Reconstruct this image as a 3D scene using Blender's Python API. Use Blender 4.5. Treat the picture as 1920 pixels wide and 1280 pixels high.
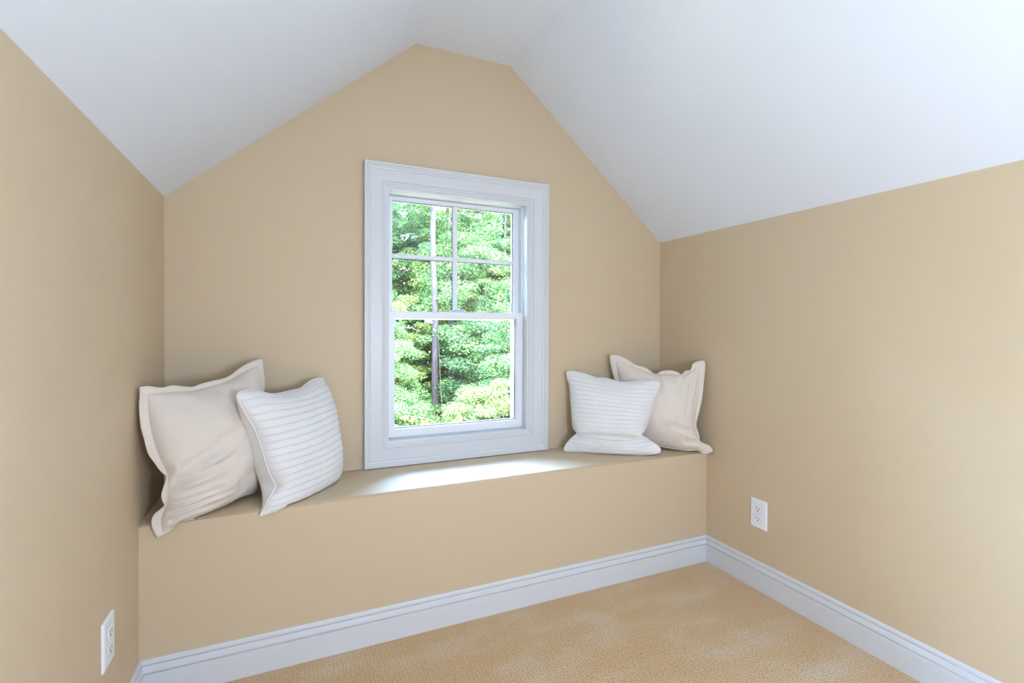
import bpy, bmesh, math, random
import numpy as np
from mathutils import Matrix, Vector, noise

# ------------------------------------------------------------------ scene, camera, world, light
for o in list(bpy.data.objects):
    bpy.data.objects.remove(o, do_unlink=True)
scene = bpy.context.scene
C = scene.collection
rng = np.random.default_rng(7)
random.seed(7)

W = 2.1354            # width between the side walls
D_SEAT = 0.3235       # depth of the window seat
H_SEAT = 0.50
Y_REAR = -4.3         # wall behind the camera
Z_EAVE = 1.503
Z_FLAT = 2.224
XK1, XK2 = 0.8628, 1.2879
GROUND = -3.4

# camera (solved from the photograph's vanishing lines)
F_PX, CY_PX = 925.8, 624.86
YAW, PITCH, ROLL = 0.421, -0.011, 0.0036
CAM = np.array([0.3937, -2.0206, 1.06])
_c, _s = math.cos(YAW), math.sin(YAW)
_r0 = np.array([_c, -_s, 0]); _f0 = np.array([_s, _c, 0]); _z = np.array([0, 0, 1.0])
_cp, _sp = math.cos(PITCH), math.sin(PITCH)
FW = _cp*_f0 + _sp*_z; _u0 = -_sp*_f0 + _cp*_z
_cr, _sr = math.cos(ROLL), math.sin(ROLL)
RT = _cr*_r0 + _sr*_u0; UP = -_sr*_r0 + _cr*_u0
cd = bpy.data.cameras.new('camera')
cam = bpy.data.objects.new('camera', cd); C.objects.link(cam)
m = Matrix.Identity(4)
for i in range(3):
    m[i][0] = RT[i]; m[i][1] = UP[i]; m[i][2] = -FW[i]; m[i][3] = CAM[i]
cam.matrix_world = m
cd.sensor_fit = 'HORIZONTAL'; cd.sensor_width = 36.0
cd.lens = F_PX/1920*36.0
cd.shift_y = (CY_PX-640.0)/1920.0
cd.clip_start = 0.02; cd.clip_end = 300
scene.camera = cam

def on_plane(px, n, d):
    n = np.asarray(n, float)
    r = FW + RT*(px[0]-960)/F_PX - UP*(px[1]-CY_PX)/F_PX
    return CAM + r*((d - n@CAM)/(n@r))
def on_y(px, y): return on_plane(px, (0, 1, 0), y)

# sky
wd = bpy.data.worlds.new('sky'); scene.world = wd; wd.use_nodes = True
nt = wd.node_tree; bg = nt.nodes['Background']
sky = nt.nodes.new('ShaderNodeTexSky'); sky.sky_type = 'NISHITA'
sky.sun_disc = False; sky.sun_elevation = math.radians(52); sky.sun_rotation = math.radians(170)
sky.air_density = 1.0; sky.dust_density = 1.2; sky.ozone_density = 1.0
nt.links.new(sky.outputs[0], bg.inputs[0]); bg.inputs[1].default_value = 38.0

# sun, high on the side of the house, it never reaches the window
sd = bpy.data.lights.new('sun', 'SUN'); sd.energy = 42.0; sd.angle = math.radians(0.6); sd.color = (1.0, 0.95, 0.86)
so = bpy.data.objects.new('sun', sd); C.objects.link(so)
so.rotation_euler = Vector((0.22, 0.58, -0.78)).to_track_quat('-Z', 'Y').to_euler()

vs = scene.view_settings
scene.display_settings.display_device = 'sRGB'
vs.view_transform = 'Standard'; vs.look = 'None'; vs.gamma = 1.0; vs.exposure = 0.18
vs.use_curve_mapping = False

# ------------------------------------------------------------------ materials
def lin(c):
    return tuple((x/255/12.92 if x/255 <= .04045 else ((x/255+.055)/1.055)**2.4) for x in c) + (1.0,)

def base_mat(name, col, rough=.5, spec=.5):
    mt = bpy.data.materials.new(name); mt.use_nodes = True
    b = mt.node_tree.nodes['Principled BSDF']
    b.inputs['Base Color'].default_value = col if len(col) == 4 else lin(col)
    b.inputs['Roughness'].default_value = rough
    b.inputs['Specular IOR Level'].default_value = spec
    return mt, mt.node_tree, b

def bump(nt, b, height_socket, dist, strength=1.0):
    n = nt.nodes.new('ShaderNodeBump'); n.inputs['Distance'].default_value = dist
    n.inputs['Strength'].default_value = strength
    nt.links.new(height_socket, n.inputs['Height']); nt.links.new(n.outputs[0], b.inputs['Normal'])

def coords(nt, scale=(1, 1, 1), rot=(0, 0, 0)):
    t = nt.nodes.new('ShaderNodeTexCoord'); mp = nt.nodes.new('ShaderNodeMapping')
    mp.inputs['Scale'].default_value = scale; mp.inputs['Rotation'].default_value = rot
    nt.links.new(t.outputs['Object'], mp.inputs['Vector'])
    return mp.outputs[0]

def noise_node(nt, vec, scale, detail=3, rough=.5):
    n = nt.nodes.new('ShaderNodeTexNoise'); n.inputs['Scale'].default_value = scale
    n.inputs['Detail'].default_value = detail; n.inputs['Roughness'].default_value = rough
    nt.links.new(vec, n.inputs['Vector']); return n.outputs['Fac']

def ramp(nt, fac, stops):
    r = nt.nodes.new('ShaderNodeValToRGB')
    while len(r.color_ramp.elements) < len(stops): r.color_ramp.elements.new(.5)
    for e, (p, c) in zip(r.color_ramp.elements, stops):
        e.position = p; e.color = c if len(c) == 4 else lin(c)
    nt.links.new(fac, r.inputs[0]); return r.outputs[0]

def paint(name, col, rough, relief=.00025):
    mt, nt, b = base_mat(name, col, rough, .35)
    v = coords(nt)
    f = noise_node(nt, v, 260, 2)
    bump(nt, b, f, relief, .6)
    return mt

M_WALL = paint('tan_wall_paint', (209, 187, 155), .55)
M_CEIL = paint('white_ceiling_paint', (231, 235, 242), .8)
M_TRIM, _, _ = base_mat('white_trim_enamel', (217, 217, 218), .38)
M_VINYL, _, _ = base_mat('white_vinyl', (240, 241, 243), .35)
M_DARK, _, _ = base_mat('dark_slot', (40, 38, 36), .6)
M_GASKET, _, _ = base_mat('dark_glazing_gasket', (46, 54, 60), .5)
M_PLASTIC, _, _ = base_mat('white_plastic', (240, 241, 244), .3)
M_METAL, _, b_ = base_mat('screw_metal', (200, 200, 200), .35); b_.inputs['Metallic'].default_value = .6
M_LOCK, _, b_ = base_mat('lock_plastic', (214, 218, 224), .25)

def carpet():
    mt, nt, b = base_mat('tan_loop_carpet', (205, 172, 128), .95, .1)
    L = nt.links.new
    v = coords(nt)
    # vacuum and foot marks: the pile lies over in places
    marks = noise_node(nt, coords(nt, (1.0, 2.4, 1), (0, 0, .5)), 3.0, 3, .5)
    marks2 = noise_node(nt, coords(nt, (1, 1, 1), (0, 0, -.4)), 7.0, 2, .5)
    add = nt.nodes.new('ShaderNodeMath'); add.operation = 'MULTIPLY_ADD'
    L(marks2, add.inputs[0]); add.inputs[1].default_value = .3; L(marks, add.inputs[2])
    col = ramp(nt, add.outputs[0], [(.46, (243, 202, 148)), (.64, (245, 207, 155)), (.74, (248, 215, 170)), (.84, (250, 223, 186))])
    # rows of pin loops
    vo = nt.nodes.new('ShaderNodeTexVoronoi'); vo.voronoi_dimensions = '2D'; vo.inputs['Scale'].default_value = 84; vo.inputs['Randomness'].default_value = .55
    L(coords(nt, (1, 1.25, 1), (0, 0, .0)), vo.inputs['Vector'])
    pit = ramp(nt, vo.outputs['Distance'], [(.06, (0, 0, 0)), (.25, (255, 255, 255))])
    fib = noise_node(nt, v, 380, 4, .75)
    mx = nt.nodes.new('ShaderNodeMath'); mx.operation = 'MULTIPLY_ADD'
    L(fib, mx.inputs[0]); mx.inputs[1].default_value = .9; L(pit, mx.inputs[2])
    bump(nt, b, mx.outputs[0], .005, .8)
    fcol = nt.nodes.new('ShaderNodeMix'); fcol.data_type = 'RGBA'; fcol.blend_type = 'MULTIPLY'
    fcol.inputs['Factor'].default_value = 1.0
    L(col, fcol.inputs['A'])
    L(ramp(nt, fib, [(.3, (205, 198, 188)), (.62, (255, 255, 255))]), fcol.inputs['B'])
    pc = nt.nodes.new('ShaderNodeMix'); pc.data_type = 'RGBA'; pc.blend_type = 'MULTIPLY'; pc.inputs['Factor'].default_value = 1.0
    L(fcol.outputs['Result'], pc.inputs['A']); L(ramp(nt, vo.outputs['Distance'], [(.05, (206, 192, 176)), (.20, (255, 255, 255))]), pc.inputs['B'])
    L(pc.outputs['Result'], b.inputs['Base Color'])
    b.inputs['Sheen Weight'].default_value = .25
    return mt
M_CARPET = carpet()

def fabric(name, col, weave=900):
    mt, nt, b = base_mat(name, col, .9, .15)
    v = coords(nt)
    f = noise_node(nt, v, weave, 3, .7)
    bump(nt, b, f, .0003, .5)
    big = noise_node(nt, v, 9, 3)
    c = np.array(lin(col)); 
    cc = ramp(nt, big, [(.3, tuple(c[:3]*.97)+(1,)), (.7, tuple(np.minimum(c[:3]*1.03, 1))+(1,))])
    nt.links.new(cc, b.inputs['Base Color'])
    b.inputs['Sheen Weight'].default_value = .15
    return mt
M_LINEN = fabric('cream_linen', (226, 213, 199))
M_COTTON = fabric('off_white_cotton', (234, 230, 226))

def glass():
    mt = bpy.data.materials.new('window_glass'); mt.use_nodes = True
    nt = mt.node_tree; nt.nodes.clear()
    o = nt.nodes.new('ShaderNodeOutputMaterial'); mx = nt.nodes.new('ShaderNodeMixShader')
    t = nt.nodes.new('ShaderNodeBsdfTransparent'); g = nt.nodes.new('ShaderNodeBsdfGlossy')
    t.inputs[0].default_value = (.95, .975, .965, 1); g.inputs['Roughness'].default_value = .0
    fr = nt.nodes.new('ShaderNodeFresnel'); fr.inputs[0].default_value = 1.45
    nt.links.new(fr.outputs[0], mx.inputs[0]); nt.links.new(t.outputs[0], mx.inputs[1]); nt.links.new(g.outputs[0], mx.inputs[2])
    nt.links.new(mx.outputs[0], o.inputs[0]); return mt
M_GLASS = glass()

def leaf_mat(name, cols, trans=.45):
    mt = bpy.data.materials.new(name); mt.use_nodes = True
    nt = mt.node_tree; nt.nodes.clear()
    o = nt.nodes.new('ShaderNodeOutputMaterial')
    g = nt.nodes.new('ShaderNodeNewGeometry')
    c = ramp(nt, g.outputs['Random Per Island'], [(i/(len(cols)-1), k) for i, k in enumerate(cols)])
    d = nt.nodes.new('ShaderNodeBsdfDiffuse'); t = nt.nodes.new('ShaderNodeBsdfTranslucent')
    mx = nt.nodes.new('ShaderNodeMixShader'); mx.inputs[0].default_value = trans
    nt.links.new(c, d.inputs[0]); nt.links.new(c, t.inputs[0])
    nt.links.new(d.outputs[0], mx.inputs[1]); nt.links.new(t.outputs[0], mx.inputs[2])
    nt.links.new(mx.outputs[0], o.inputs[0]); return mt
M_LEAF = [leaf_mat('mid_green_leaf', [(23, 44, 22), (40, 62, 33), (70, 88, 52)]),
          leaf_mat('yellow_green_leaf', [(36, 54, 24), (59, 77, 38), (94, 105, 62)]),
          leaf_mat('blue_green_leaf', [(22, 42, 24), (38, 58, 36), (60, 76, 50)])]
M_NEEDLE = leaf_mat('pine_needle', [(64, 82, 54), (90, 106, 74)], .3)
M_PALE = leaf_mat('pale_young_leaf', [(58, 46, 16), (68, 56, 28), (52, 40, 14)], .4)

def bark(name, c0, c1, sc):
    mt, nt, b = base_mat(name, c0, .9, .1)
    v = coords(nt, (1, 1, .25))
    f = noise_node(nt, v, sc, 5, .65)
    nt.links.new(ramp(nt, f, [(.35, c0), (.6, c1)]), b.inputs['Base Color'])
    bump(nt, b, f, .03, 1); return mt
M_PINE = bark('pine_bark', (13, 11, 12), (24, 21, 23), 14)
M_BARK = bark('grey_bark', (15, 15, 14), (26, 26, 25), 16)
M_TWIG, _, _ = base_mat('pale_twig', (52, 44, 36), .8)
def forest_floor():
    mt, nt, b = base_mat('leaf_litter', (120, 110, 80), .95, .1)
    f = noise_node(nt, coords(nt), 1.2, 6, .7)
    nt.links.new(ramp(nt, f, [(.35, (60, 70, 42)), (.5, (84, 76, 56)), (.65, (58, 78, 46))]), b.inputs['Base Color'])
    return mt
M_GROUND = forest_floor()
M_SIDING, _, _ = base_mat('white_siding', (226, 226, 222), .6)

# ------------------------------------------------------------------ helpers
def link(name, verts, faces, mat, parent=None, smooth=False):
    me = bpy.data.meshes.new(name)
    me.from_pydata([tuple(map(float, v)) for v in verts], [], faces)
    me.materials.append(mat)
    me.validate(); me.update()
    if smooth: me.polygons.foreach_set('use_smooth', [True]*len(me.polygons))
    o = bpy.data.objects.new(name, me); C.objects.link(o)
    if parent: o.parent = parent
    return o
def empty(name, loc=(0, 0, 0)):
    o = bpy.data.objects.new(name, None); C.objects.link(o); o.location = loc
    o.empty_display_size = .1
    return o
def tag(o, label=None, cat=None, group=None, kind=None):
    if label: o['label'] = label
    if cat: o['category'] = cat
    if group: o['group'] = group
    if kind: o['kind'] = kind
    return o
def box_vf(x0, x1, y0, y1, z0, z1):
    v = [(x0,y0,z0),(x1,y0,z0),(x1,y1,z0),(x0,y1,z0),(x0,y0,z1),(x1,y0,z1),(x1,y1,z1),(x0,y1,z1)]
    f = [(0,3,2,1),(4,5,6,7),(0,1,5,4),(1,2,6,5),(2,3,7,6),(3,0,4,7)]
    return v, f
def join_vf(parts):
    V, Fc = [], []
    for v, f in parts:
        k = len(V); V += list(v); Fc += [tuple(i+k for i in q) for q in f]
    return V, Fc
def bevelled(o, width, seg=2):
    md = o.modifiers.new('bevel', 'BEVEL'); md.width = width; md.segments = seg; md.limit_method = 'ANGLE'
    return o
def box(name, b, mat, parent=None, bevel=0):
    v, f = box_vf(*b); o = link(name, v, f, mat, parent)
    if bevel: bevelled(o, bevel)
    return o
def loc_parent(o, loc):
    """move the mesh so that its origin sits at loc"""
    o.data.transform(Matrix.Translation(-Vector(loc))); o.location = loc; return o
def tube_vf(pts, radii, n=8, cap=True):
    pts = [Vector(p) for p in pts]; V, Fc = [], []
    ref = Vector((0.31, 0.77, 0.55))
    for i, p in enumerate(pts):
        t = (pts[min(i+1, len(pts)-1)] - pts[max(i-1, 0)]).normalized()
        a = t.cross(ref)
        if a.length < .1: a = t.cross(Vector((1, 0, 0)))
        a.normalize(); b = t.cross(a)
        r = radii[i] if hasattr(radii, '__len__') else radii
        for k in range(n):
            th = 2*math.pi*k/n; V.append(p + (a*math.cos(th) + b*math.sin(th))*r)
    for i in range(len(pts)-1):
        for k in range(n):
            k2 = (k+1) % n; Fc.append((i*n+k, i*n+k2, (i+1)*n+k2, (i+1)*n+k))
    if cap:
        Fc.append(tuple(range(n-1, -1, -1))); Fc.append(tuple((len(pts)-1)*n+k for k in range(n)))
    return V, Fc

# ------------------------------------------------------------------ room shell
TH = .16
OX0, OX1, OZ0, OZ1 = .7536, 1.3717, .6003, 1.6162     # window opening

box('floor', (-TH, W+TH, Y_REAR-TH, -D_SEAT+.0, -.15, 0), M_CARPET)['kind'] = 'structure'
bpy.data.objects['floor'].data.transform(Matrix.Identity(4))

def prism_wall(name, prof, x0, x1, axis, mat):
    """extrude a convex outline (list of (a, z)) along an axis between x0 and x1"""
    n = len(prof); V = []
    for t in (x0, x1):
        for a, z in prof: V.append((t, a, z) if axis == 'x' else (a, t, z))
    Fc = [tuple(range(n)), tuple(range(2*n-1, n-1, -1))] + [(i, (i+1) % n + 0, (i+1) % n + n, i+n) for i in range(n)]
    o = link(name, V, Fc, mat)
    bm = bmesh.new(); bm.from_mesh(o.data); bmesh.ops.recalc_face_normals(bm, faces=bm.faces); bm.to_mesh(o.data); bm.free()
    o['kind'] = 'structure'; return o
prism_wall('wall_left', [(Y_REAR-TH, -.15), (TH, -.15), (TH, Z_EAVE+.0), (Y_REAR-TH, Z_EAVE+.0)], -TH, 0, 'x', M_WALL)
prism_wall('wall_right', [(Y_REAR-TH, -.15), (TH, -.15), (TH, Z_EAVE), (Y_REAR-TH, Z_EAVE)], W, W+TH, 'x', M_WALL)

def gable_wall(name, y0, y1, hole, mat):
    """gable wall with a rectangular opening, real thickness"""
    hx0, hx1, hz0, hz1 = hole
    inner = [(hx0, hz0), (hx1, hz0), (hx1, hz1), (hx0, hz1)]
    # quads / ngons around the opening
    polys2 = [
        [(0, -.15), (W, -.15), (W, hz0), (0, hz0)],
        [(0, hz0), (hx0, hz0), (hx0, hz1), (0, hz1)] if hz1 <= Z_EAVE else [(0, hz0), (hx0, hz0), (hx0, hz1), (sl(hz1), hz1), (0, Z_EAVE)],
        [(hx1, hz0), (W, hz0), (W, hz1), (hx1, hz1)] if hz1 <= Z_EAVE else [(hx1, hz0), (W, hz0), (W, Z_EAVE), (sr(hz1), hz1), (hx1, hz1)],
        [(sl(hz1), hz1), (sr(hz1), hz1), (XK2, Z_FLAT), (XK1, Z_FLAT)] if hz1 > Z_EAVE else
        [(0, hz1), (W, hz1), (W, Z_EAVE), (XK2, Z_FLAT), (XK1, Z_FLAT), (0, Z_EAVE)],
    ]
    V, Fc = [], []
    for y in (y0, y1):
        for p in polys2:
            k = len(V); V += [(a, y, z) for a, z in p]; q = tuple(range(k, k+len(p)))
            Fc.append(q if y == y0 else q[::-1])
    for i in range(4):
        a, b = inner[i], inner[(i+1) % 4]; k = len(V)
        V += [(a[0], y0, a[1]), (b[0], y0, b[1]), (b[0], y1, b[1]), (a[0], y1, a[1])]; Fc.append((k+3, k+2, k+1, k))
    o = link(name, V, Fc, mat); o['kind'] = 'structure'; return o
def sl(z): return XK1*(z-Z_EAVE)/(Z_FLAT-Z_EAVE)
def sr(z): return W-(W-XK2)*(z-Z_EAVE)/(Z_FLAT-Z_EAVE)
gable_wall('wall_back', 0, TH, (OX0-.012, OX1+.012, OZ0-.012, OZ1+.012), M_WALL)
prism_wall('wall_rear', [(0, -.15), (W, -.15), (W, Z_EAVE), (XK2, Z_FLAT), (XK1, Z_FLAT), (0, Z_EAVE)], Y_REAR, Y_REAR-TH, 'y', M_WALL)

# ceiling: two slopes and the flat between them, one continuous plastered surface
cp = [(-TH, Z_EAVE - TH*(Z_FLAT-Z_EAVE)/XK1*0), (0, Z_EAVE), (XK1, Z_FLAT), (XK2, Z_FLAT), (W, Z_EAVE), (W+TH, Z_EAVE)]
up = [(-TH, Z_EAVE+.15), (0, Z_EAVE+.15), (XK1-.05, Z_FLAT+.12), (XK2+.05, Z_FLAT+.12), (W, Z_EAVE+.15), (W+TH, Z_EAVE+.15)]
V, Fc = [], []
ys = [TH, Y_REAR-TH]
for y in ys: V += [(a, y, z) for a, z in cp] + [(a, y, z) for a, z in up]
n = len(cp)
for i in range(n-1):
    Fc.append((i, i+1, 2*n+i+1, 2*n+i)); Fc.append((n+i+1, n+i, 3*n+i, 3*n+i+1))
    Fc.append((i+1, i, n+i, n+i+1)); Fc.append((2*n+i, 2*n+i+1, 3*n+i+1, 3*n+i))
Fc += [(0, 2*n, 3*n, n), (n-1, 2*n-1, 4*n-1, 3*n-1)]
cl = link('ceiling', V, Fc, M_CEIL); cl['kind'] = 'structure'
bm = bmesh.new(); bm.from_mesh(cl.data); bmesh.ops.recalc_face_normals(bm, faces=bm.faces); bm.to_mesh(cl.data); bm.free()

# window seat: a plastered ledge across the alcove
ws = empty('window_seat', (W/2, -D_SEAT/2, 0))
def child_world(o, parent):
    o.parent = parent; o.matrix_parent_inverse = Matrix.Translation(-Vector(parent.location)); return o
r = .008
prof = [(0, H_SEAT), (-D_SEAT+r, H_SEAT)] + [(-D_SEAT+r-r*math.sin(a), H_SEAT-r+r*math.cos(a)) for a in np.linspace(.3, math.pi/2, 5)]
top_prof = prof
V = []; Fc = []
for x in (0, W): V += [(x, y, z) for y, z in top_prof] + [(x, -D_SEAT, H_SEAT-.03), (x, 0, H_SEAT-.03)]
n = len(top_prof)+2
for i in range(n): Fc.append((i, (i+1) % n, n+(i+1) % n, n+i))
Fc += [tuple(range(n-1, -1, -1)), tuple(range(n, 2*n))]
o = child_world(link('seat_top', V, Fc, M_WALL), ws)
o.data.polygons.foreach_set('use_smooth', [2 <= i < 6 for i in range(len(o.data.polygons))])
child_world(box('front_panel', (0, W, -D_SEAT, -D_SEAT+.02, 0, H_SEAT-.03), M_WALL), ws)
tag(ws, 'tan painted built-in window seat ledge under the window', 'window seat')

# baseboards, mitred sweeps of one moulding
BB = [(0, .114), (.004, .1138), (.0062, .1105), (.0075, .1018), (.0035, .1008), (.0035, .0996), (.0090, .0980), (.0112, .088),
      (.0122, .0798), (.0070, .0786), (.0070, .0772), (.0146, .0752), (.015, .071), (.015, 0), (0, 0)]
def baseboard(name, a, b, inward, m0, m1, parent=None):
    a, b, inward = Vector(a), Vector(b), Vector(inward)
    d = (b-a).normalized(); V = []; n = len(BB)
    for p, mm in ((a, m0), (b, -m1)):
        for t, z in BB: V.append(p + inward*t + d*(t*mm) + Vector((0, 0, z)))
    Fc = [(i, (i+1) % n, n+(i+1) % n, n+i) for i in range(n)] + [tuple(range(n-1, -1, -1)), tuple(range(n, 2*n))]
    o = link(name, V, Fc, M_TRIM); o['kind'] = 'structure'
    bm = bmesh.new(); bm.from_mesh(o.data); bmesh.ops.recalc_face_normals(bm, faces=bm.faces); bm.to_mesh(o.data); bm.free()
    return o
baseboard('baseboard_front', (0, -D_SEAT, 0), (W, -D_SEAT, 0), (0, -1, 0), 1, 1)
baseboard('baseboard_right', (W, -D_SEAT, 0), (W, Y_REAR, 0), (-1, 0, 0), 1, 1)
baseboard('baseboard_left', (0, -D_SEAT, 0), (0, Y_REAR, 0), (1, 0, 0), 1, 1)
baseboard('baseboard_rear', (0, Y_REAR, 0), (W, Y_REAR, 0), (0, 1, 0), 1, 1)

# ------------------------------------------------------------------ windows
CASING = [(0, 0), (0, .026), (.0015, .028), (.0085, .028), (.0105, .0235), (.0155, .0232), (.0175, .019), (.0235, .0175), (.0262, .0138),
          (.0695, .0132), (.0712, .0092), (.0765, .0112), (.0795, .0102), (.0825, .0060), (.0885, .0052), (.0895, .0015), (.0984, .0005), (.0984, -.036)]
def casing_piece(name, P, Q, inn, parent, mat, ysign=-1, y0=0.0):
    """mitred casing board from outer corner P to outer corner Q (x,z), inn = inward direction"""
    P, Q, inn = Vector(P), Vector(Q), Vector(inn); d = (Q-P).normalized()
    V = []; n = len(CASING)
    for p, sg in ((P, 1), (Q, -1)):
        for t, h in CASING:
            q = p + inn*t + d*(t*sg); V.append((q.x, y0 + ysign*h, q.y))
    Fc = [(i, i+1, n+i+1, n+i) for i in range(n-1)]
    o = link(name, V, Fc, mat, None)
    child_world(o, parent)
    bm = bmesh.new(); bm.from_mesh(o.data)
    bmesh.ops.recalc_face_normals(bm, faces=bm.faces)
    # recalc on an open strip may point inside: force towards the room
    s = sum(f.normal.y*f.calc_area() for f in bm.faces)
    if s*ysign < 0: bmesh.ops.reverse_faces(bm, faces=bm.faces)
    bm.to_mesh(o.data); bm.free(); return o
def frame_vf(ox0, ox1, oz0, oz1, ix0, ix1, iz0, iz1, y0, y1, lip=.004):
    """rectangular sash frame with a sloped glazing bead inside"""
    rings = [((ox0, ox1, oz0, oz1), y1), ((ox0, ox1, oz0, oz1), y0+.0015), ((ox0+.0015, ox1-.0015, oz0+.0015, oz1-.0015), y0),
             ((ix0-lip-.001, ix1+lip+.001, iz0-lip-.001, iz1+lip+.001), y0), ((ix0-lip, ix1+lip, iz0-lip, iz1+lip), y0+.002),
             ((ix0, ix1, iz0, iz1), y0+.012), ((ix0, ix1, iz0, iz1), y1)]
    V, Fc = [], []
    for (a, b, c, d), y in rings: V += [(a, y, c), (b, y, c), (b, y, d), (a, y, d)]
    nr = len(rings)
    for k in range(nr):
        k2 = (k+1) % nr
        for i in range(4): j = (i+1) % 4; Fc.append((k*4+i, k*4+j, k2*4+j, k2*4+i))
    return V, Fc
def fix_normals(o):
    bm = bmesh.new(); bm.from_mesh(o.data); bmesh.ops.recalc_face_normals(bm, faces=bm.faces); bm.to_mesh(o.data); bm.free(); return o

w1 = empty('window_1', ((OX0+OX1)/2, 0, H_SEAT+.002)); w1['kind'] = 'structure'
CX0, CX1, CZ0, CZ1 = .6558, 1.4695, .5025, 1.7140
casing_piece('casing_board', (CX0, CZ0), (CX0, CZ1), (1, 0), w1, M_TRIM)
casing_piece('casing_board', (CX1, CZ1), (CX1, CZ0), (-1, 0), w1, M_TRIM)
casing_piece('casing_board', (CX0, CZ1), (CX1, CZ1), (0, -1), w1, M_TRIM)
casing_piece('casing_board', (CX1, CZ0), (CX0, CZ0), (0, 1), w1, M_TRIM)
# jamb liner with the two vertical sash tracks
jv = []
JY = .034
jv.append(box_vf(OX0-.02, OX0+.0006, JY, TH+.02, OZ0-.02, OZ1+.02))
jv.append(box_vf(OX1-.0006, OX1+.02, JY, TH+.02, OZ0-.02, OZ1+.02))
jv.append(box_vf(OX0, OX1, JY, TH+.02, OZ1-.0006, OZ1+.02))
jv.append(box_vf(OX0, OX1, JY, TH+.03, OZ0-.02, OZ0+.0006))
for yy in (.049, .060, .0765):
    jv.append(box_vf(OX1-.006, OX1, yy, yy+.003, OZ0, OZ1)); jv.append(box_vf(OX0, OX0+.0035, yy, yy+.003, OZ0, OZ1))
child_world(link('jamb', *join_vf(jv), M_VINYL), w1)
# upper sash
UY0, UY1 = .081, .113
us = child_world(fix_normals(link('upper_sash', *frame_vf(OX0+.001, OX1-.001, 1.095, OZ1-.003, .7845, 1.3405, 1.1225, 1.5950, UY0, UY1), M_VINYL)), w1)
def sub(o, par):
    o.parent = par; o.matrix_parent_inverse = Matrix.Identity(4); return o
MX0, MX1, MZ0, MZ1 = 1.0488, 1.0705, 1.3535, 1.3725
def muntin_vf(a0, a1, b0, b1, vertical):
    y0, y1 = UY0+.006, UY0+.020; e = .0045
    if vertical: pr = [(a0, y1), (a0, y0+.004), (a0+e, y0), (a1-e, y0), (a1, y0+.004), (a1, y1)]; V = [(x, y, z) for z in (b0, b1) for x, y in pr]
    else: pr = [(b0, y1), (b0, y0+.004), (b0+e, y0), (b1-e, y0), (b1, y0+.004), (b1, y1)]; V = [(x, y, z) for x in (a0, a1) for z, y in pr]
    n = 6; return V, [(i, (i+1) % n, n+(i+1) % n, n+i) for i in range(n)] + [tuple(range(n)), tuple(range(2*n-1, n-1, -1))]
sub(fix_normals(link('muntin', *muntin_vf(MX0, MX1, 1.1225, 1.5950, True), M_VINYL)), us)
sub(fix_normals(link('muntin', *muntin_vf(.7845, MX0, MZ0, MZ1, False), M_VINYL)), us)
sub(fix_normals(link('muntin', *muntin_vf(MX1, 1.3405, MZ0, MZ1, False), M_VINYL)), us)
for a0, a1 in ((.7845, MX0), (MX1, 1.3405)):
    for b0, b1 in ((1.1225, MZ0), (MZ1, 1.5950)):
        p = sub(box('pane', (a0, a1, UY0+.0165, UY0+.0195, b0, b1), M_GLASS), us)
        g = .0022   # dark gasket line round the glass
        gv = [box_vf(a0, a1, UY0+.0125, UY0+.0165, b1-g, b1), box_vf(a1-g, a1, UY0+.0125, UY0+.0165, b0, b1)]
        sub(link('gasket', *join_vf(gv), M_GASKET), us)
# lower sash
LY0, LY1 = .041, .077
ls = child_world(fix_normals(link('lower_sash', *frame_vf(OX0+.0008, OX1-.0008, OZ0+.004, 1.1288, .7875, 1.3375, .6410, 1.0985, LY0, LY1), M_VINYL)), w1)
sub(box('pane', (.7875, 1.3375, LY0+.0165, LY0+.0195, .6410, 1.0985), M_GLASS), ls)
sub(link('gasket', *join_vf([box_vf(.7875, 1.3375, LY0+.0125, LY0+.0165, .6410, .6432), box_vf(1.3348, 1.3375, LY0+.0125, LY0+.0165, .6410, 1.0985)]), M_GASKET), ls)
# sash lock on the meeting rail
def lathe_vf(cx, cy, prof, n=20):
    V, Fc = [], []
    for r_, z in prof:
        for k in range(n): V.append((cx+r_*math.cos(2*math.pi*k/n), cy+r_*math.sin(2*math.pi*k/n), z))
    for i in range(len(prof)-1):
        for k in range(n): Fc.append((i*n+k, i*n+(k+1) % n, (i+1)*n+(k+1) % n, (i+1)*n+k))
    Fc.append(tuple((len(prof)-1)*n+k for k in range(n))); return V, Fc
ZR, YL = 1.1288, .058
lk = child_world(bevelled(box('sash_lock', (1.026, 1.094, YL-.013, YL+.013, ZR, ZR+.006), M_LOCK), .003), w1)
sub(link('lock_cam', *lathe_vf(1.060, YL, [(.014, ZR+.006), (.014, ZR+.012), (.011, ZR+.0155), (.004, ZR+.0165)]), M_LOCK, None, True), lk)
sub(bevelled(box('lock_lever', (1.054, 1.090, YL-.014, YL-.005, ZR+.007, ZR+.0135), M_LOCK), .002), lk)
# tilt latches at the ends of the meeting rail
for a in (.770, 1.333): child_world(bevelled(box('tilt_latch', (a, a+.022, YL-.009, YL+.009, ZR, ZR+.0025), M_VINYL), .001), w1)

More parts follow.
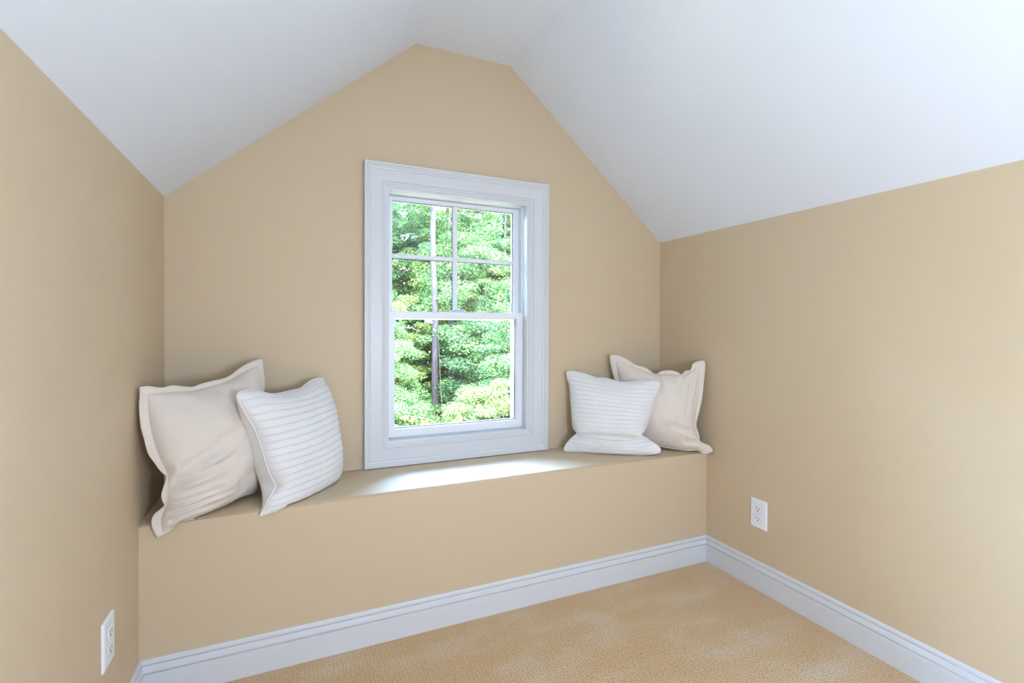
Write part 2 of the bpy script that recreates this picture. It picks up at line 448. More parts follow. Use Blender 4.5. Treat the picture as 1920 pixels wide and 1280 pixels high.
# added fill light, unseen behind the camera: a made-up glowing globe on a stand
def emis(name, col, st):
    mt = bpy.data.materials.new(name); mt.use_nodes = True; nt = mt.node_tree; nt.nodes.clear()
    e = nt.nodes.new('ShaderNodeEmission'); e.inputs[0].default_value = col; e.inputs[1].default_value = st
    o = nt.nodes.new('ShaderNodeOutputMaterial'); nt.links.new(e.outputs[0], o.inputs[0]); return mt
M_FILL_GLOW = emis('fill_light_glow', (.55, .72, 1.0, 1), 68.0)
lp = empty('added_fill_globe', (1.02, -2.60, 0))
link('base', *lathe_vf(0, 0, [(.14, .0), (.14, .012), (.13, .02), (.02, .028), (.012, .04)], 28), M_METAL, lp, True)
link('pole', *tube_vf([(0, 0, .03), (0, 0, .79)], .011, 12), M_METAL, lp, True)
link('globe', *lathe_vf(0, 0, [(.18*math.sin(a)+1e-4, .95-.18*math.cos(a)) for a in np.linspace(0.05, math.pi, 17)], 28), M_FILL_GLOW, lp, True)
tag(lp, 'added fill light globe on a stand, unseen behind the camera', 'fill light')

# ------------------------------------------------------------------ outlets
def rounded_rect(w, h, r, n=5):
    pts = []
    for cx, cy, a0 in ((w/2-r, h/2-r, 0), (-w/2+r, h/2-r, 90), (-w/2+r, -h/2+r, 180), (w/2-r, -h/2+r, 270)):
        for k in range(n+1):
            a = math.radians(a0+90*k/n); pts.append((cx+r*math.cos(a), cy+r*math.sin(a)))
    return pts
def loft_vf(rings):
    """rings of (outline, height): local x right, z up, y = -height (towards the viewer)"""
    V, Fc = [], []; n = len(rings[0][0])
    for pts, h in rings: V += [(x, -h, z) for x, z in pts]
    for k in range(len(rings)-1):
        for i in range(n): j = (i+1) % n; Fc.append((k*n+i, k*n+j, (k+1)*n+j, (k+1)*n+i))
    Fc.append(tuple(range((len(rings)-1)*n, len(rings)*n))); return V, Fc
def outlet(loc, rotz, pw, ph, label):
    root = empty('power_outlet', loc); root.rotation_euler = (0, 0, rotz)
    link('cover_plate', *loft_vf([(rounded_rect(pw, ph, .003), 0), (rounded_rect(pw, ph, .003), .0015), (rounded_rect(pw-.003, ph-.003, .003), .0042), (rounded_rect(pw-.009, ph-.009, .003), .0056), (rounded_rect(pw-.012, ph-.012, .003), .0058)]), M_PLASTIC, root)
    for s in (1, -1):
        zc = s*.0195
        # receptacle outline: circle cut flat above and below
        pts = []
        for k in range(32):
            a = 2*math.pi*k/32; x, z = .0172*math.cos(a), .0172*math.sin(a)
            pts.append((x, max(-.0143, min(.0143, z))+zc))
        sc = lambda q, f: [((x)*f, (z-zc)*f+zc) for x, z in q]
        # dark gap round the receptacle, then its face
        link('recess', *loft_vf([(sc(pts, 1.05), .0050), (sc(pts, 1.05), .00592)]), M_GASKET if False else M_GAP, root)
        rc = link('receptacle', *loft_vf([(pts, .0050), (pts, .0072), (sc(pts, .95), .0080)]), M_PLASTIC, root)
        for x, hh in ((-.0064, .0085), (.0064, .0070)):
            link('slot', *box_vf(x-.0012, x+.0012, -.00815, -.0075, zc+.0035-hh/2, zc+.0035+hh/2), M_DARK, rc)
        link('ground_hole', *loft_vf([([(.0026*math.cos(2*math.pi*k/12), .0026*math.sin(2*math.pi*k/12)+zc-.0068) for k in range(12)], h) for h in (.0076, .00815)]), M_DARK, rc)
    sw = link('screw', *loft_vf([([(.0033*math.cos(2*math.pi*k/14)*f, .0033*math.sin(2*math.pi*k/14)*f) for k in range(14)], h) for f, h in ((1, .0056), (1, .0064), (.7, .0070))]), M_PLASTIC, root)
    link('screw_slot', *box_vf(-.0022, .0022, -.0071, -.0068, -.0004, .0004), M_DARK, sw)
    tag(root, label, 'outlet'); return root
M_GAP, _, _ = base_mat('gap_grey', (150, 152, 158), .6)
outlet((W, -.6030, .3055), math.radians(-90), .0763, .118, 'white duplex outlet plate on the wall beside the slumped cushion, above the baseboard')
outlet((0, -.5885, .3247), math.radians(90), .0757, .1136, 'white duplex outlet plate on the wall beside the largest cream cushion')

# ------------------------------------------------------------------ cushions
def z1(x, y): return (230+x/3.2826, 640+y/3.2826)
def z2(x, y): return (1030+x/5.3333, 640+y/5.3333)

def resample(P, n):
    P = np.asarray(P, float); Q = np.vstack([2*P[0]-P[1], P, 2*P[-1]-P[-2]]); out = []
    for i in range(1, len(Q)-2):
        p0, p1, p2, p3 = Q[i-1:i+3]
        for t in np.linspace(0, 1, 12, endpoint=False):
            out.append(.5*((2*p1)+(-p0+p2)*t+(2*p0-5*p1+4*p2-p3)*t*t+(-p0+3*p1-3*p2+p3)*t**3))
    out.append(P[-1]); out = np.array(out)
    L = np.r_[0, np.cumsum(np.linalg.norm(np.diff(out, axis=0), axis=1))]; s = np.linspace(0, L[-1], n)
    return np.stack([np.interp(s, L, out[:, k]) for k in range(3)], 1)

class Patch:
    """mid surface of a cushion spanned by its four edges"""
    def __init__(self, left, right, bottom, top, n0, N=81, iters=1800):
        B, T, Lf, Rg = (resample(e, N) for e in (bottom, top, left, right))
        u = np.linspace(0, 1, N)[None, :, None]; v = np.linspace(0, 1, N)[:, None, None]
        G = (1-v)*B[None]+v*T[None]+(1-u)*Lf[:, None]+u*Rg[:, None] - ((1-u)*(1-v)*B[0]+u*(1-v)*B[-1]+(1-u)*v*T[0]+u*v*T[-1])
        for _ in range(iters):
            G[1:-1, 1:-1] = .25*(G[:-2, 1:-1]+G[2:, 1:-1]+G[1:-1, :-2]+G[1:-1, 2:])
        self.G = G; self.N = N
        gu = np.gradient(G, axis=1); gv = np.gradient(G, axis=0); n = np.cross(gu, gv)
        n /= np.linalg.norm(n, axis=2, keepdims=True)+1e-9
        n0 = np.asarray(n0, float); n0 /= np.linalg.norm(n0)
        n *= np.sign((n@n0))[..., None]
        for _ in range(60):      # even out the directions so that pinched edges do not crumple
            n[1:-1, 1:-1] = .2*(n[1:-1, 1:-1]+n[:-2, 1:-1]+n[2:, 1:-1]+n[1:-1, :-2]+n[1:-1, 2:])
            n[0], n[-1], n[:, 0], n[:, -1] = n[1], n[-2], n[:, 1], n[:, -2]
        n = n*.3+n0*.7
        self.Nm = n/np.linalg.norm(n, axis=2, keepdims=True)
    def _s(self, A, u, v):
        N = self.N; x = np.clip(u, 0, 1)*(N-1); y = np.clip(v, 0, 1)*(N-1)
        i = np.minimum(x.astype(int), N-2); j = np.minimum(y.astype(int), N-2); a = (x-i)[..., None]; b = (y-j)[..., None]
        return (A[j, i]*(1-a)+A[j, i+1]*a)*(1-b)+(A[j+1, i]*(1-a)+A[j+1, i+1]*a)*b
    def pos(self, u, v): return self._s(self.G, u, v)
    def nor(self, u, v): return self._s(self.Nm, u, v)

def settle(P, eps=.0015):
    """keep the cloth on top of the seat and off the walls"""
    P = P.copy(); x, y, z = P[..., 0], P[..., 1], P[..., 2]
    x[:] = np.clip(x, .002+eps, W-.002-eps); y[:] = np.minimum(y, -.002-eps)
    ins = (y > -D_SEAT-.002) & (z < H_SEAT+eps)
    dz = H_SEAT-z; dy = y+D_SEAT
    up_ = ins & (dz < dy+.012); fw = ins & ~up_
    z[up_] = H_SEAT+eps; y[fw] = -D_SEAT-.002-eps
    return P

def grid_faces(nr, nc, flip=False):
    f = []
    for r_ in range(nr-1):
        for c_ in range(nc-1):
            q = (r_*nc+c_, r_*nc+c_+1, (r_+1)*nc+c_+1, (r_+1)*nc+c_); f.append(q[::-1] if flip else q)
    return f

def fbm(P, sc, seed=0):
    return np.array([noise.noise(Vector((p[0]*sc+seed, p[1]*sc, p[2]*sc))) for p in P.reshape(-1, 3)]).reshape(P.shape[:-1])

def creases(u, v, lst):
    """soft folds: (u0,v0,u1,v1,width,depth)"""
    h = np.zeros_like(u)
    for u0, v0, u1, v1, w, dep in lst:
        d = np.array([u1-u0, v1-v0]); L = np.hypot(*d); t = ((u-u0)*d[0]+(v-v0)*d[1])/L**2
        tc = np.clip(t, 0, 1); du = u-(u0+tc*d[0]); dv = v-(v0+tc*d[1]); dd = np.sqrt(du*du+dv*dv)/w
        fall = np.where(t < 0, 1, 1-.75*tc)
        h -= dep*fall*(np.exp(-dd**2) - .45*np.exp(-((dd-1.7)/.9)**2))
    return h

def prof(s, p=2.0, q=.5): return np.clip(1-np.abs(s)**p, 0, 1)**q

def cushion(name, patch, label, mat, Tf, Tb, flange=None, pleats=0, pleat_h=1.0, fold=(), wr=.003, seed=0, vbump=None, seams=(), pw=(2.2, .55), pb=None, piping=None, group=None):
    base = patch.pos(np.array([[.5]]), np.array([[0.0]]))[0, 0]
    root = empty(name, tuple(map(float, base)))
    al, ar, ab, at = flange or (0, 0, 0, 0)
    nc = 90
    uc = al+(1-al-ar)*(.5-.5*np.cos(np.pi*np.linspace(0, 1, nc)))
    if pleats:
        vs_, hs_ = [], []
        for k in range(pleats):
            for t, h in ((.0, -.0034), (.03, -.0030), (.07, -.0002), (.40, .0008), (.75, .0018), (.93, .0026), (.975, .0022)):
                # lip at the lower edge of each tuck overlaps the next one down
                vs_.append((k + (1-t))/pleats); hs_.append(h*pleat_h)
        o = np.argsort(vs_); vr = np.array(vs_)[o]; hr = np.array(hs_)[o]
        vr = np.r_[0, vr[vr > .004]]; hr = np.r_[0, hr[-len(vr)+1:]]
        if vr[-1] < 1: vr = np.r_[vr, 1]; hr = np.r_[hr, 0]
    else:
        nr = 90; vr = .5-.5*np.cos(np.pi*np.linspace(0, 1, nr)); hr = np.zeros(nr)
    vr = ab+(1-ab-at)*vr
    U, V_ = np.meshgrid(uc, vr); H = np.repeat(hr[:, None], nc, 1)
    su = 2*(U-al)/(1-al-ar)-1; sv = 2*(V_-ab)/(1-ab-at)-1
    Vw = V_
    if pleats:    # tucks are not ruler straight
        Vw = V_ + .006*np.sin(U*5+V_*9+seed)*prof(sv) + .004*np.sin(U*17+V_*23+seed)*prof(sv)*np.clip((V_-.75)*4, 0, 1)
    edge = prof(su, *pw)*prof(sv, *pw)
    T = edge.copy()
    if vbump is not None: T = T*vbump(U, V_)
    M0 = patch.pos(U, Vw); Nn = patch.nor(U, Vw)
    w = wr*fbm(M0, 16, seed)+.4*wr*fbm(M0, 38, seed+5)
    soft = np.clip(edge*2.2, 0, 1)
    front = M0+Nn*(Tf*T + (w+creases(U, V_, fold))*soft + H*np.clip(edge*4, .25, 1))[..., None]
    for us_, dep in seams:
        front += Nn*(-dep*np.exp(-((U-us_)/.006)**2)*soft)[..., None]
    Tk = T if pb is None else prof(su, *pb[:2])*prof(sv, *pb[2:])
    back = M0-Nn*(Tb*Tk + .002)[..., None]
    front = settle(front, .004); back = settle(back, .0015)
    nr = len(vr)
    def add(nm, P, faces, mt, smooth=True):
        ob = link(nm, (P.reshape(-1, 3)-base), faces, mt, root, smooth); return ob
    fo = add('front_panel', front, grid_faces(nr, nc), mat)
    add('back_panel', back, grid_faces(nr, nc, True), mat)
    if flange:
        # flat border sewn round the body, with a slight ripple
        per = 420; t = np.linspace(0, 4, per, endpoint=False); side = t.astype(int); fr_ = t-side
        def ring(f):
            """f = 1 at the seam, 0 at the outer edge"""
            x0, x1, y0, y1 = al*f, 1-ar*f, ab*f, 1-at*f
            uu = np.select([side == 0, side == 1, side == 2], [x0+(x1-x0)*fr_, np.full(per, x1), x1-(x1-x0)*fr_], np.full(per, x0))
            vv = np.select([side == 0, side == 1, side == 2], [np.full(per, y0), y0+(y1-y0)*fr_, np.full(per, y1)], y1-(y1-y0)*fr_)
            return uu, vv
        ks = [1.08, .8, .5, .22, .1, 0]
        rows = []
        for i, k in enumerate(ks):
            uu, vv = ring(k); P = patch.pos(uu[None], vv[None])[0]; Nr = patch.nor(uu[None], vv[None])[0]
            rip = .009*fbm(P[None], 26, seed+9)[0]*(1-min(k, 1))
            th = .0022 if i in (4,) else .0015
            rows.append((P+Nr*(rip+th)[:, None], P+Nr*(rip-th)[:, None]))
        loop = [r_[0] for r_ in rows]+[r_[1] for r_ in rows[::-1]]
        loop = [settle(l, .003 if i < len(ks) else .001) for i, l in enumerate(loop)]
        Pv = np.concatenate(loop); fc = []
        for i in range(len(loop)-1):
            for k in range(per): k2 = (k+1) % per; fc.append((i*per+k, (i+1)*per+k, (i+1)*per+k2, i*per+k2))
        fl = add('flange', Pv, fc, mat)
        fix_normals(fl); fl.data.polygons.foreach_set('use_smooth', [True]*len(fl.data.polygons))
        # hem stitching, a thin raised cord
        hv = loop[3]; 
        ht = link('hem_stitching', *tube_closed(hv-base, .0009, 5), mat, fl, True)
    if piping:
        per = 360; t = np.linspace(0, 4, per, endpoint=False); side = t.astype(int); s = t-side
        uu = np.select([side == 0, side == 1, side == 2], [s, np.ones(per), 1-s], np.zeros(per))
        vv = np.select([side == 0, side == 1, side == 2], [np.zeros(per), s, np.ones(per)], 1-s)
        P = settle(patch.pos(uu[None], vv[None])[0], piping+.001)
        link('piping', *tube_closed(P-base, piping, 8), mat, root, True)
    tag(root, label, 'cushion', group)
    return root

def tube_closed(P, r_, n):
    P = np.asarray(P); N = len(P); T = np.roll(P, -1, 0)-np.roll(P, 1, 0); T /= np.linalg.norm(T, axis=1, keepdims=True)+1e-9
    ref = np.array([.6, -.75, .1]); A = np.cross(T, ref); A /= np.linalg.norm(A, axis=1, keepdims=True)+1e-9; B = np.cross(T, A)
    th = 2*np.pi*np.arange(n)/n
    V = (P[:, None]+r_*(A[:, None]*np.cos(th)[None, :, None]+B[:, None]*np.sin(th)[None, :, None])).reshape(-1, 3)
    f = [(i*n+k, i*n+(k+1) % n, ((i+1) % N)*n+(k+1) % n, ((i+1) % N)*n+k) for i in range(N) for k in range(n)]
    return V, f

def leaning(nxy, d_bot, z_bot, d_top, z_top):
    """plane leaning back: horizontal normal nxy at distance d_bot (height z_bot) and d_top (height z_top)"""
    nx, ny = nxy; L = math.hypot(nx, ny); nx /= L; ny /= L
    k = (d_bot-d_top)/(z_top-z_bot)
    n = np.array([nx, ny, k]); return n, d_bot+k*z_bot

def trace(zf, pts, pl, front=()):
    out = []
    for i, p in enumerate(pts):
        px = zf(*p[:2]); n, d = pl
        out.append(on_y(px, p[2]) if len(p) > 2 else on_plane(px, n, d))
    return out

# A: large cream flanged cushion leaning across the corner on the side of the far outlet
plA = leaning((.68, -.73), .325, .50, .262, .92)
left = [(210, 1207, -.343), (185, 1160, -.346), (178, 1110, -.346), (192, 1068, -.344), (228, 1032, -.340), (262, 1008), (246, 975), (240, 930), (258, 865), (268, 828),
        (243, 812), (200, 757), (157, 680), (126, 570), (108, 470), (103, 400), (103, 280)]
top = [(103, 280), (160, 275), (240, 284), (300, 270), (380, 276), (430, 279), (480, 260), (560, 240), (640, 220), (700, 178), (760, 140), (820, 114), (858, 107)]
right = [(880, 905), (880, 800), (872, 650), (876, 480), (874, 300), (869, 180), (858, 107)]
bottom = [(210, 1207, -.343), (270, 1180, -.346), (312, 1142, -.344), (350, 1106, -.338), (400, 1102), (470, 1083), (600, 1028), (700, 970), (790, 938), (880, 905)]
pA = Patch(trace(z1, left, plA), trace(z1, right, plA), trace(z1, bottom, plA), trace(z1, top, plA), plA[0])
foldA = [(.05, .36, .45, .40, .03, .020), (.06, .30, .42, .26, .028, .014), (.08, .41, .55, .60, .045, .018), (.06, .23, .45, .20, .025, .013),
         (.08, .55, .5, .57, .05, .010), (.08, .15, .5, .15, .022, .014), (.10, .08, .5, .09, .02, .014), (.5, .95, .72, .7, .05, .007), (.1, .48, .4, .49, .03, .008)]
cushion('throw_cushion', pA, 'largest plain cream linen cushion with flat border, behind the deeply tucked cushion', M_LINEN, .095, .06, flange=(.046, .05, .012, .042), fold=foldA, wr=.009, seed=3, pw=(2.4, .5))

# B: off-white tucked cushion with corded edge, leaning on A
plB = leaning((.74, -.67), .482, .50, .404, .86)
left = [(845, 1072, -.338), (872, 1020, -.338), (902, 962), (932, 912), (938, 884), (918, 840), (895, 790), (868, 705), (842, 620), (812, 540), (772, 470), (735, 405), (708, 358), (703, 330)]
top = [(703, 330), (730, 308), (790, 300), (850, 307), (900, 322), (960, 320), (1030, 304), (1090, 292), (1120, 270), (1160, 240), (1200, 227), (1232, 226)]
right = [(1335, 838), (1338, 770), (1322, 640), (1290, 440), (1258, 300), (1232, 226)]
bottom = [(845, 1072, -.338), (900, 1055, -.338), (1000, 1026), (1150, 965), (1260, 898), (1335, 838)]
pB = Patch(trace(z1, left, plB), trace(z1, right, plB), trace(z1, bottom, plB), trace(z1, top, plB), plB[0])
cushion('throw_cushion', pB, 'small off-white cushion with deep horizontal tucks and corded edge leaning on the cream one', M_COTTON, .070, .115, pleats=17, pleat_h=1.25,
        wr=.003, seed=11, piping=.0028, pw=(2.8, .5), pb=(3.2, .45, 2.0, .7))

# D: cream flanged cushion in the other corner
plD = leaning((-.66, -.75), -1.115, .50, -1.143, .92)
left = [(830, 1038), (800, 960), (760, 850), (720, 700), (690, 520), (652, 380), (628, 290), (610, 200), (605, 135)]
top = [(605, 135), (650, 132), (700, 142), (790, 185), (870, 236), (960, 260), (1060, 324), (1120, 297), (1200, 288), (1280, 305), (1325, 334), (1355, 294), (1418, 285), (1430, 228), (1480, 197), (1550, 194)]
right = [(1637, 1090), (1618, 1058), (1580, 1030), (1530, 1012), (1502, 990), (1498, 930), (1470, 830), (1500, 700), (1530, 560), (1546, 400), (1560, 240), (1550, 194)]
bottom = [(830, 1038), (1000, 1040), (1110, 1052), (1200, 1066), (1350, 1092), (1480, 1090), (1515, 1108), (1560, 1122), (1610, 1110), (1637, 1090)]
pD = Patch(trace(z2, left, plD), trace(z2, right, plD), trace(z2, bottom, plD), trace(z2, top, plD), plD[0])
foldD = [(.93, .25, .62, .30, .035, .013), (.93, .14, .7, .12, .03, .015), (.88, .94, .80, .45, .022, .012), (.94, .85, .90, .4, .018, .010), (.45, .95, .5, .72, .04, .008), (.75, .95, .72, .7, .03, .008)]
cushion('throw_cushion', pD, 'plain cream linen cushion with rippled border tucked behind the slumped cushion', M_LINEN, .080, .06, flange=(.055, .05, .012, .045), fold=foldD, wr=.007, seed=23, pw=(2.2, .6))

# C: off-white cushion with fine tucks, slumped on its lower edge, leaning on D
plC = leaning((-.57, -.82), -.800, .50, -.866, .84)
left = [(148, 1078), (168, 1030), (222, 966), (268, 926), (276, 912), (240, 866), (226, 750), (214, 600), (203, 450), (182, 370), (172, 308)]
top = [(172, 308), (190, 299), (250, 300), (360, 325), (470, 360), (560, 366), (690, 401), (780, 406), (900, 391), (1050, 394), (1112, 412)]
right = [(1113, 1078), (1080, 1040), (1020, 1000), (955, 955), (915, 938), (950, 893), (985, 810), (1012, 720), (1037, 640), (1052, 560), (1090, 495), (1112, 412)]
bottom = [(148, 1078), (170, 1096), (240, 1098), (350, 1114), (500, 1126), (700, 1138), (850, 1136), (1000, 1126), (1095, 1112), (1113, 1078)]
pC = Patch(trace(z2, left, plC), trace(z2, right, plC), trace(z2, bottom, plC), trace(z2, top, plC), plC[0])
vbC = lambda u, v: 1.0 - .45*np.exp(-((v-.185-.05*(1-(2*u-1)**2))/.045)**2) + .12*np.exp(-((v-.4)/.15)**2)
cushion('throw_cushion', pC, 'small off-white cushion with fine tucks and pinched waist, slumped on its lower edge', M_COTTON, .065, .065, pleats=19, pleat_h=.7,
        fold=[(.0, .22, .35, .14, .035, .014), (1.0, .22, .68, .14, .035, .014)], wr=.003, seed=31, vbump=vbC, seams=((.33, .0016), (.67, .0016)), piping=.0024)

# ------------------------------------------------------------------ outside
gx, gy = np.meshgrid(np.linspace(-40, 60, 41), np.linspace(.4, 80, 33))
gz = GROUND - .02*gy + .25*np.sin(gx*.3)*np.sin(gy*.23)
o = link('ground_outside', np.stack([gx, gy, gz], -1).reshape(-1, 3), grid_faces(33, 41), M_GROUND, None, True); o['kind'] = 'structure'
def gnd(x, y): return GROUND - .02*y + .25*math.sin(x*.3)*math.sin(y*.23)
# lower storey of the house under the window
o = box('wall_exterior', (-TH, W+TH, 0, TH, GROUND-.5, -.16), M_SIDING); o['kind'] = 'structure'

def leaves_vf(cent, up_, size, rg):
    """one pointed leaf (two triangles folded along the rib) per centre"""
    n = len(cent)
    th = rg.uniform(0, 2*np.pi, n); d = np.stack([np.cos(th), np.sin(th), rg.normal(-.25, .35, n)], 1); d /= np.linalg.norm(d, axis=1, keepdims=True)
    nn = up_ + rg.normal(0, .45, (n, 3)); nn -= (nn*d).sum(1, keepdims=True)*d; nn /= np.linalg.norm(nn, axis=1, keepdims=True)+1e-9
    sd_ = np.cross(nn, d); s = size*rg.uniform(.6, 1.25, n)[:, None]
    a = cent; b = cent+d*s; m1 = cent+d*s*.45+sd_*s*.30-nn*s*.06; m2 = cent+d*s*.45-sd_*s*.30-nn*s*.06
    return np.stack([a, m1, b, m2], 1).reshape(-1, 3)
def mesh_quads(name, V, mat):
    nq = len(V)//4; me = bpy.data.meshes.new(name)
    me.vertices.add(len(V)); me.vertices.foreach_set('co', V.astype(np.float32).ravel())
    me.loops.add(nq*4); me.loops.foreach_set('vertex_index', np.arange(nq*4, dtype=np.int32))
    me.polygons.add(nq); me.polygons.foreach_set('loop_start', np.arange(0, nq*4, 4, dtype=np.int32))
    me.update(calc_edges=True); me.materials.append(mat); return me
def crown_mesh(name, mat, nclump, per, rx, rz, size, seed, needle=False):
    rg = np.random.default_rng(seed); V = []
    for k in range(nclump):
        d = rg.normal(0, 1, 3); d /= np.linalg.norm(d); r_ = rg.uniform(.35, 1)**.6
        c = d*r_*np.array([rx, rx, rz]); cr = rg.uniform(.35, .75)*rx*.36
        q = rg.normal(0, 1, (per, 3)); q /= np.linalg.norm(q, axis=1, keepdims=True); q *= (rg.uniform(0, 1, (per, 1))**.45)*cr
        q[:, 2] *= .5
        upv = q/np.linalg.norm(q, axis=1, keepdims=True)*.6 + d*.35 + np.array([0, 0, .75])
        if needle: upv = rg.normal(0, 1, (per, 3))
        V.append(leaves_vf(c+q, upv, size, rg))
    return mesh_quads(name, np.concatenate(V), mat)
crowns = [crown_mesh('foliage', M_LEAF[0], 100, 640, 2.3, 3.0, .08, 1), crown_mesh('foliage', M_LEAF[1], 90, 640, 2.1, 2.6, .078, 2),
          crown_mesh('foliage', M_LEAF[2], 100, 640, 2.4, 3.2, .08, 3), crown_mesh('foliage', M_LEAF[1], 50, 520, 1.5, 1.0, .07, 4),
          crown_mesh('foliage', M_LEAF[0], 64, 600, 1.8, 1.3, .074, 5)]

def tree(name, x, y, cz, kind, sc, rot, label, group, tr=.09, bark_m=None, lean=(0, 0)):
    g = gnd(x, y); root = empty(name, (x, y, g))
    h = cz-g
    pts = [(0, 0, -.2), (lean[0]*.3+.05, lean[1]*.3, h*.35), (lean[0]*.6-.04, lean[1]*.6, h*.7), (lean[0], lean[1], h+(1.2 if kind < 3 else .35)*sc)]
    V, Fc = tube_vf(pts, [tr, tr*.85, tr*.6, tr*.1], 9)
    rr = random.Random(int(x*100+y*37))
    parts = [(V, Fc)]
    for k in range(7):
        a = rr.uniform(0, 6.28); z0 = h*rr.uniform(.5, 1.0); L = rr.uniform(.8, 1.7)*sc
        parts.append(tube_vf([(lean[0]*.7, lean[1]*.7, z0), (lean[0]*.7+math.cos(a)*L*.5, lean[1]*.7+math.sin(a)*L*.5, z0+L*.25), (lean[0]+math.cos(a)*L, lean[1]+math.sin(a)*L, z0+L*.6)], [tr*.4, tr*.28, tr*.1], 6))
    link('trunk', *join_vf(parts), bark_m or M_BARK, root, True)
    f = bpy.data.objects.new('foliage', crowns[kind]); C.objects.link(f); f.parent = root
    f.location = (lean[0], lean[1], h); f.scale = (sc, sc, sc); f.rotation_euler = (0, 0, rot); f['kind'] = 'stuff'
    tag(root, label, 'tree', group); return root

# the main pine whose bare trunk stands before the leaves
def trunk_at(px_lo, px_hi, y, r_lo, r_hi, z_top):
    a = on_y(px_lo, y); b = on_y(px_hi, y); d = (b-a)/(b[2]-a[2]); g = gnd(a[0], y)
    p = lambda z: a + d*(z-a[2])
    return g, p
def bare_trunk(name, px_lo, px_hi, y, r0, r1, ztop, mat, label, crown=None, group=None):
    g, p = trunk_at(px_lo, px_hi, y, r0, r1, ztop); b = p(g)
    root = empty(name, tuple(b)); zs = np.linspace(g-.2, ztop, 14)
    pts = [p(z)-b+np.array([.03*math.sin(z*1.1), 0, 0]) for z in zs]
    link('trunk', *tube_vf(pts, list(np.linspace(r0, r1, 14)), 14), mat, root, True)
    if crown:
        f = bpy.data.objects.new('foliage', crown); C.objects.link(f); f.parent = root; f['kind'] = 'stuff'
        q = p(ztop-.6)-b; f.location = tuple(q)
    tag(root, label, 'tree', group); return root
pine_crown = crown_mesh('foliage', M_NEEDLE, 60, 420, 2.4, 2.0, .16, 9, True)
bare_trunk('pine_tree', (817.5, 790), (812.5, 420), 17.5, .135, .10, 9.0, M_PINE, 'tall pine with bare reddish grey trunk seen through the window', pine_crown)
bare_trunk('slender_tree', (843, 700), (841, 560), 21, .09, .07, 8.0, M_BARK, 'slender pale grey trunk beside the tall pine', crowns[0])
bare_trunk('slender_tree', (949, 700), (948, 600), 22, .09, .06, 8.0, M_BARK, 'thin grey forked trunk among leaves beyond the lower sash', crowns[2])
bare_trunk('sapling', (831, 770), (827, 715), 13, .024, .004, 1.0, M_BARK, 'thin dark sapling stem at the foot of the pine', None)

lab = ['leafy mid-green broadleaf tree in the woods outside', 'yellow-green broadleaf tree in the woods outside', 'blue-green broadleaf tree in the woods outside']
grp = 'woodland trees outside the window'
rt = random.Random(5)
spots = []
for row, (yy, n_, zlo, zhi, sc) in enumerate(((11.5, 10, -1.6, .2, .8), (15, 11, -1.0, 1.2, 1.0), (19, 12, .2, 2.2, 1.2), (23, 12, 2.4, 4.4, 1.35), (27, 12, 5.0, 6.6, 1.6), (30, 11, 8.0, 10.5, 1.8), (36, 9, -1.5, .8, 2.0), (42, 9, 2.0, 4.0, 2.3), (25.5, 11, -2.0, -.8, 1.15))):
    for k in range(n_):
        xc = .06*yy+1.0
        x = xc + (k-(n_-1)/2)*sc*3.1 + rt.uniform(-.6, .6); y = yy+rt.uniform(-1.3, 1.3)
        spots.append((x, y, rt.uniform(zlo, zhi), sc*rt.uniform(.85, 1.15)))
for i, (x, y, z, sc) in enumerate(spots):
    # keep the line of sight to the pine trunk clear
    xt = 3.65+.272*(y-10)
    if y < 17 and abs(x-xt) < 2.9*sc: x = xt + (2.9*sc if x > xt else -2.9*sc)
    k = rt.choice((0, 0, 1, 1, 1, 2))
    tree('broadleaf_tree', x, y, z, k, sc, rt.uniform(0, 6.28), lab[k], grp, tr=.10*sc)
# low pale layered shrub tree to the lower right of the view
c = on_y((905, 770), 9.0)
tree('dogwood_tree', c[0]+.55, 9.0, c[2]-.25, 3, .95, .4, 'pale sunlit layered shrub tree below the window beside the pine', None, tr=.05)
c = on_y((750, 760), 11.0)
tree('understory_shrub', c[0]-.5, 11.0, c[2]-.6, 4, .8, 1.2, 'dark green low shrub tree at the foot of the woods', None, tr=.05)

# undergrowth under the trees
for i in range(22):
    y = (13.5, 17.5, 21.5)[i % 3]+rt.uniform(-1, 1); x = .25*y + .6 + (i//3-3.2)*2.4 + rt.uniform(-.5, .5)
    xt = 3.65+.272*(y-10)
    if y < 17 and abs(x-xt) < 1.6: x = xt+(1.7 if x > xt else -1.7)
    tree('understory_shrub', x, y, gnd(x, y)+rt.uniform(.9, 1.5), 4, rt.uniform(.75, 1.0), rt.uniform(0, 6.28), 'low green bush of the undergrowth between the tree trunks', 'undergrowth bushes in the woods', tr=.04)

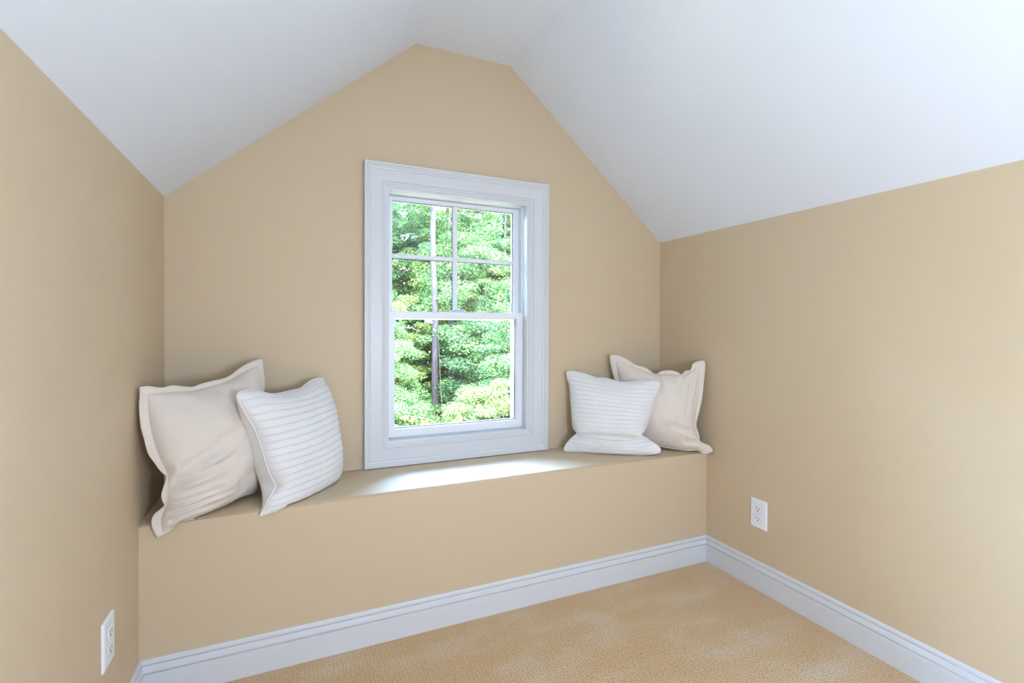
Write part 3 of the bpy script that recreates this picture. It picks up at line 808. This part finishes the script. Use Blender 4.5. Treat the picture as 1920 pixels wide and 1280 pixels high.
# young shoots with drooping pale leaves just outside
sh = empty('young_sapling'); YS = 4.2
b0 = on_y((828, 840), YS); g0 = gnd(b0[0], YS); sh.location = (b0[0], YS, g0)
stems = [[(828, 905), (828, 840), (838, 785), (848, 765), (850, 752)], [(828, 840), (815, 795), (800, 785), (770, 780), (760, 778)],
         [(828, 840), (846, 800), (858, 780), (866, 772)], [(828, 840), (800, 800), (790, 786)], [(815, 880), (770, 815), (740, 795), (735, 790)],
         [(828, 840), (870, 805), (892, 775), (896, 758)]]
sv = [tube_vf([(0, 0, -.2), (.05, .03, 1.0), tuple(on_y(stems[0][0], YS)-np.array(sh.location))], [.022, .018, .010], 8)]
for st in stems:
    P = resample([on_y(p, YS+.05*(i-1)) for i, p in enumerate(st)], 14)-np.array(sh.location)
    sv.append(tube_vf(P, list(np.linspace(.0075, .003, 14)), 6))
link('stem', *join_vf(sv), M_TWIG, sh, True)
def leaf_blade():
    pr = [(0, .0), (.12, .05), (.3, .13), (.5, .17), (.7, .13), (.88, .05), (1, .0)]
    V, Fc = [], []
    for t, w in pr: V += [(-w, t, -.10*t*t-.04*(w > 0)), (0, t, -.10*t*t+.0), (w, t, -.10*t*t-.04*(w > 0))]
    for i in range(len(pr)-1):
        for k in (0, 1): Fc.append((i*3+k, i*3+k+1, i*3+k+4, i*3+k+3))
    me = bpy.data.meshes.new('leaf'); me.from_pydata(V, [], Fc); me.materials.append(M_PALE); me.validate(); me.update()
    me.polygons.foreach_set('use_smooth', [True]*len(me.polygons)); return me
blade = leaf_blade()
rl = random.Random(3)
for px in ((850, 752), (760, 778), (800, 785), (863, 776), (790, 786), (742, 797), (896, 756), (852, 785), (775, 781)):
    p = on_y(px, YS+.1)-np.array(sh.location)
    for k in range(rl.choice((4, 5, 5))):
        lf = bpy.data.objects.new('leaf', blade); C.objects.link(lf); lf.parent = sh
        lf.location = tuple(p); s = rl.uniform(.075, .115); lf.scale = (s, s, s)
        lf.rotation_euler = (math.radians(rl.uniform(-85, -25)), rl.uniform(-.4, .4), rl.uniform(0, 6.28))
tag(sh, 'young shoots with drooping pale leaves just outside the lower sash', 'sapling')
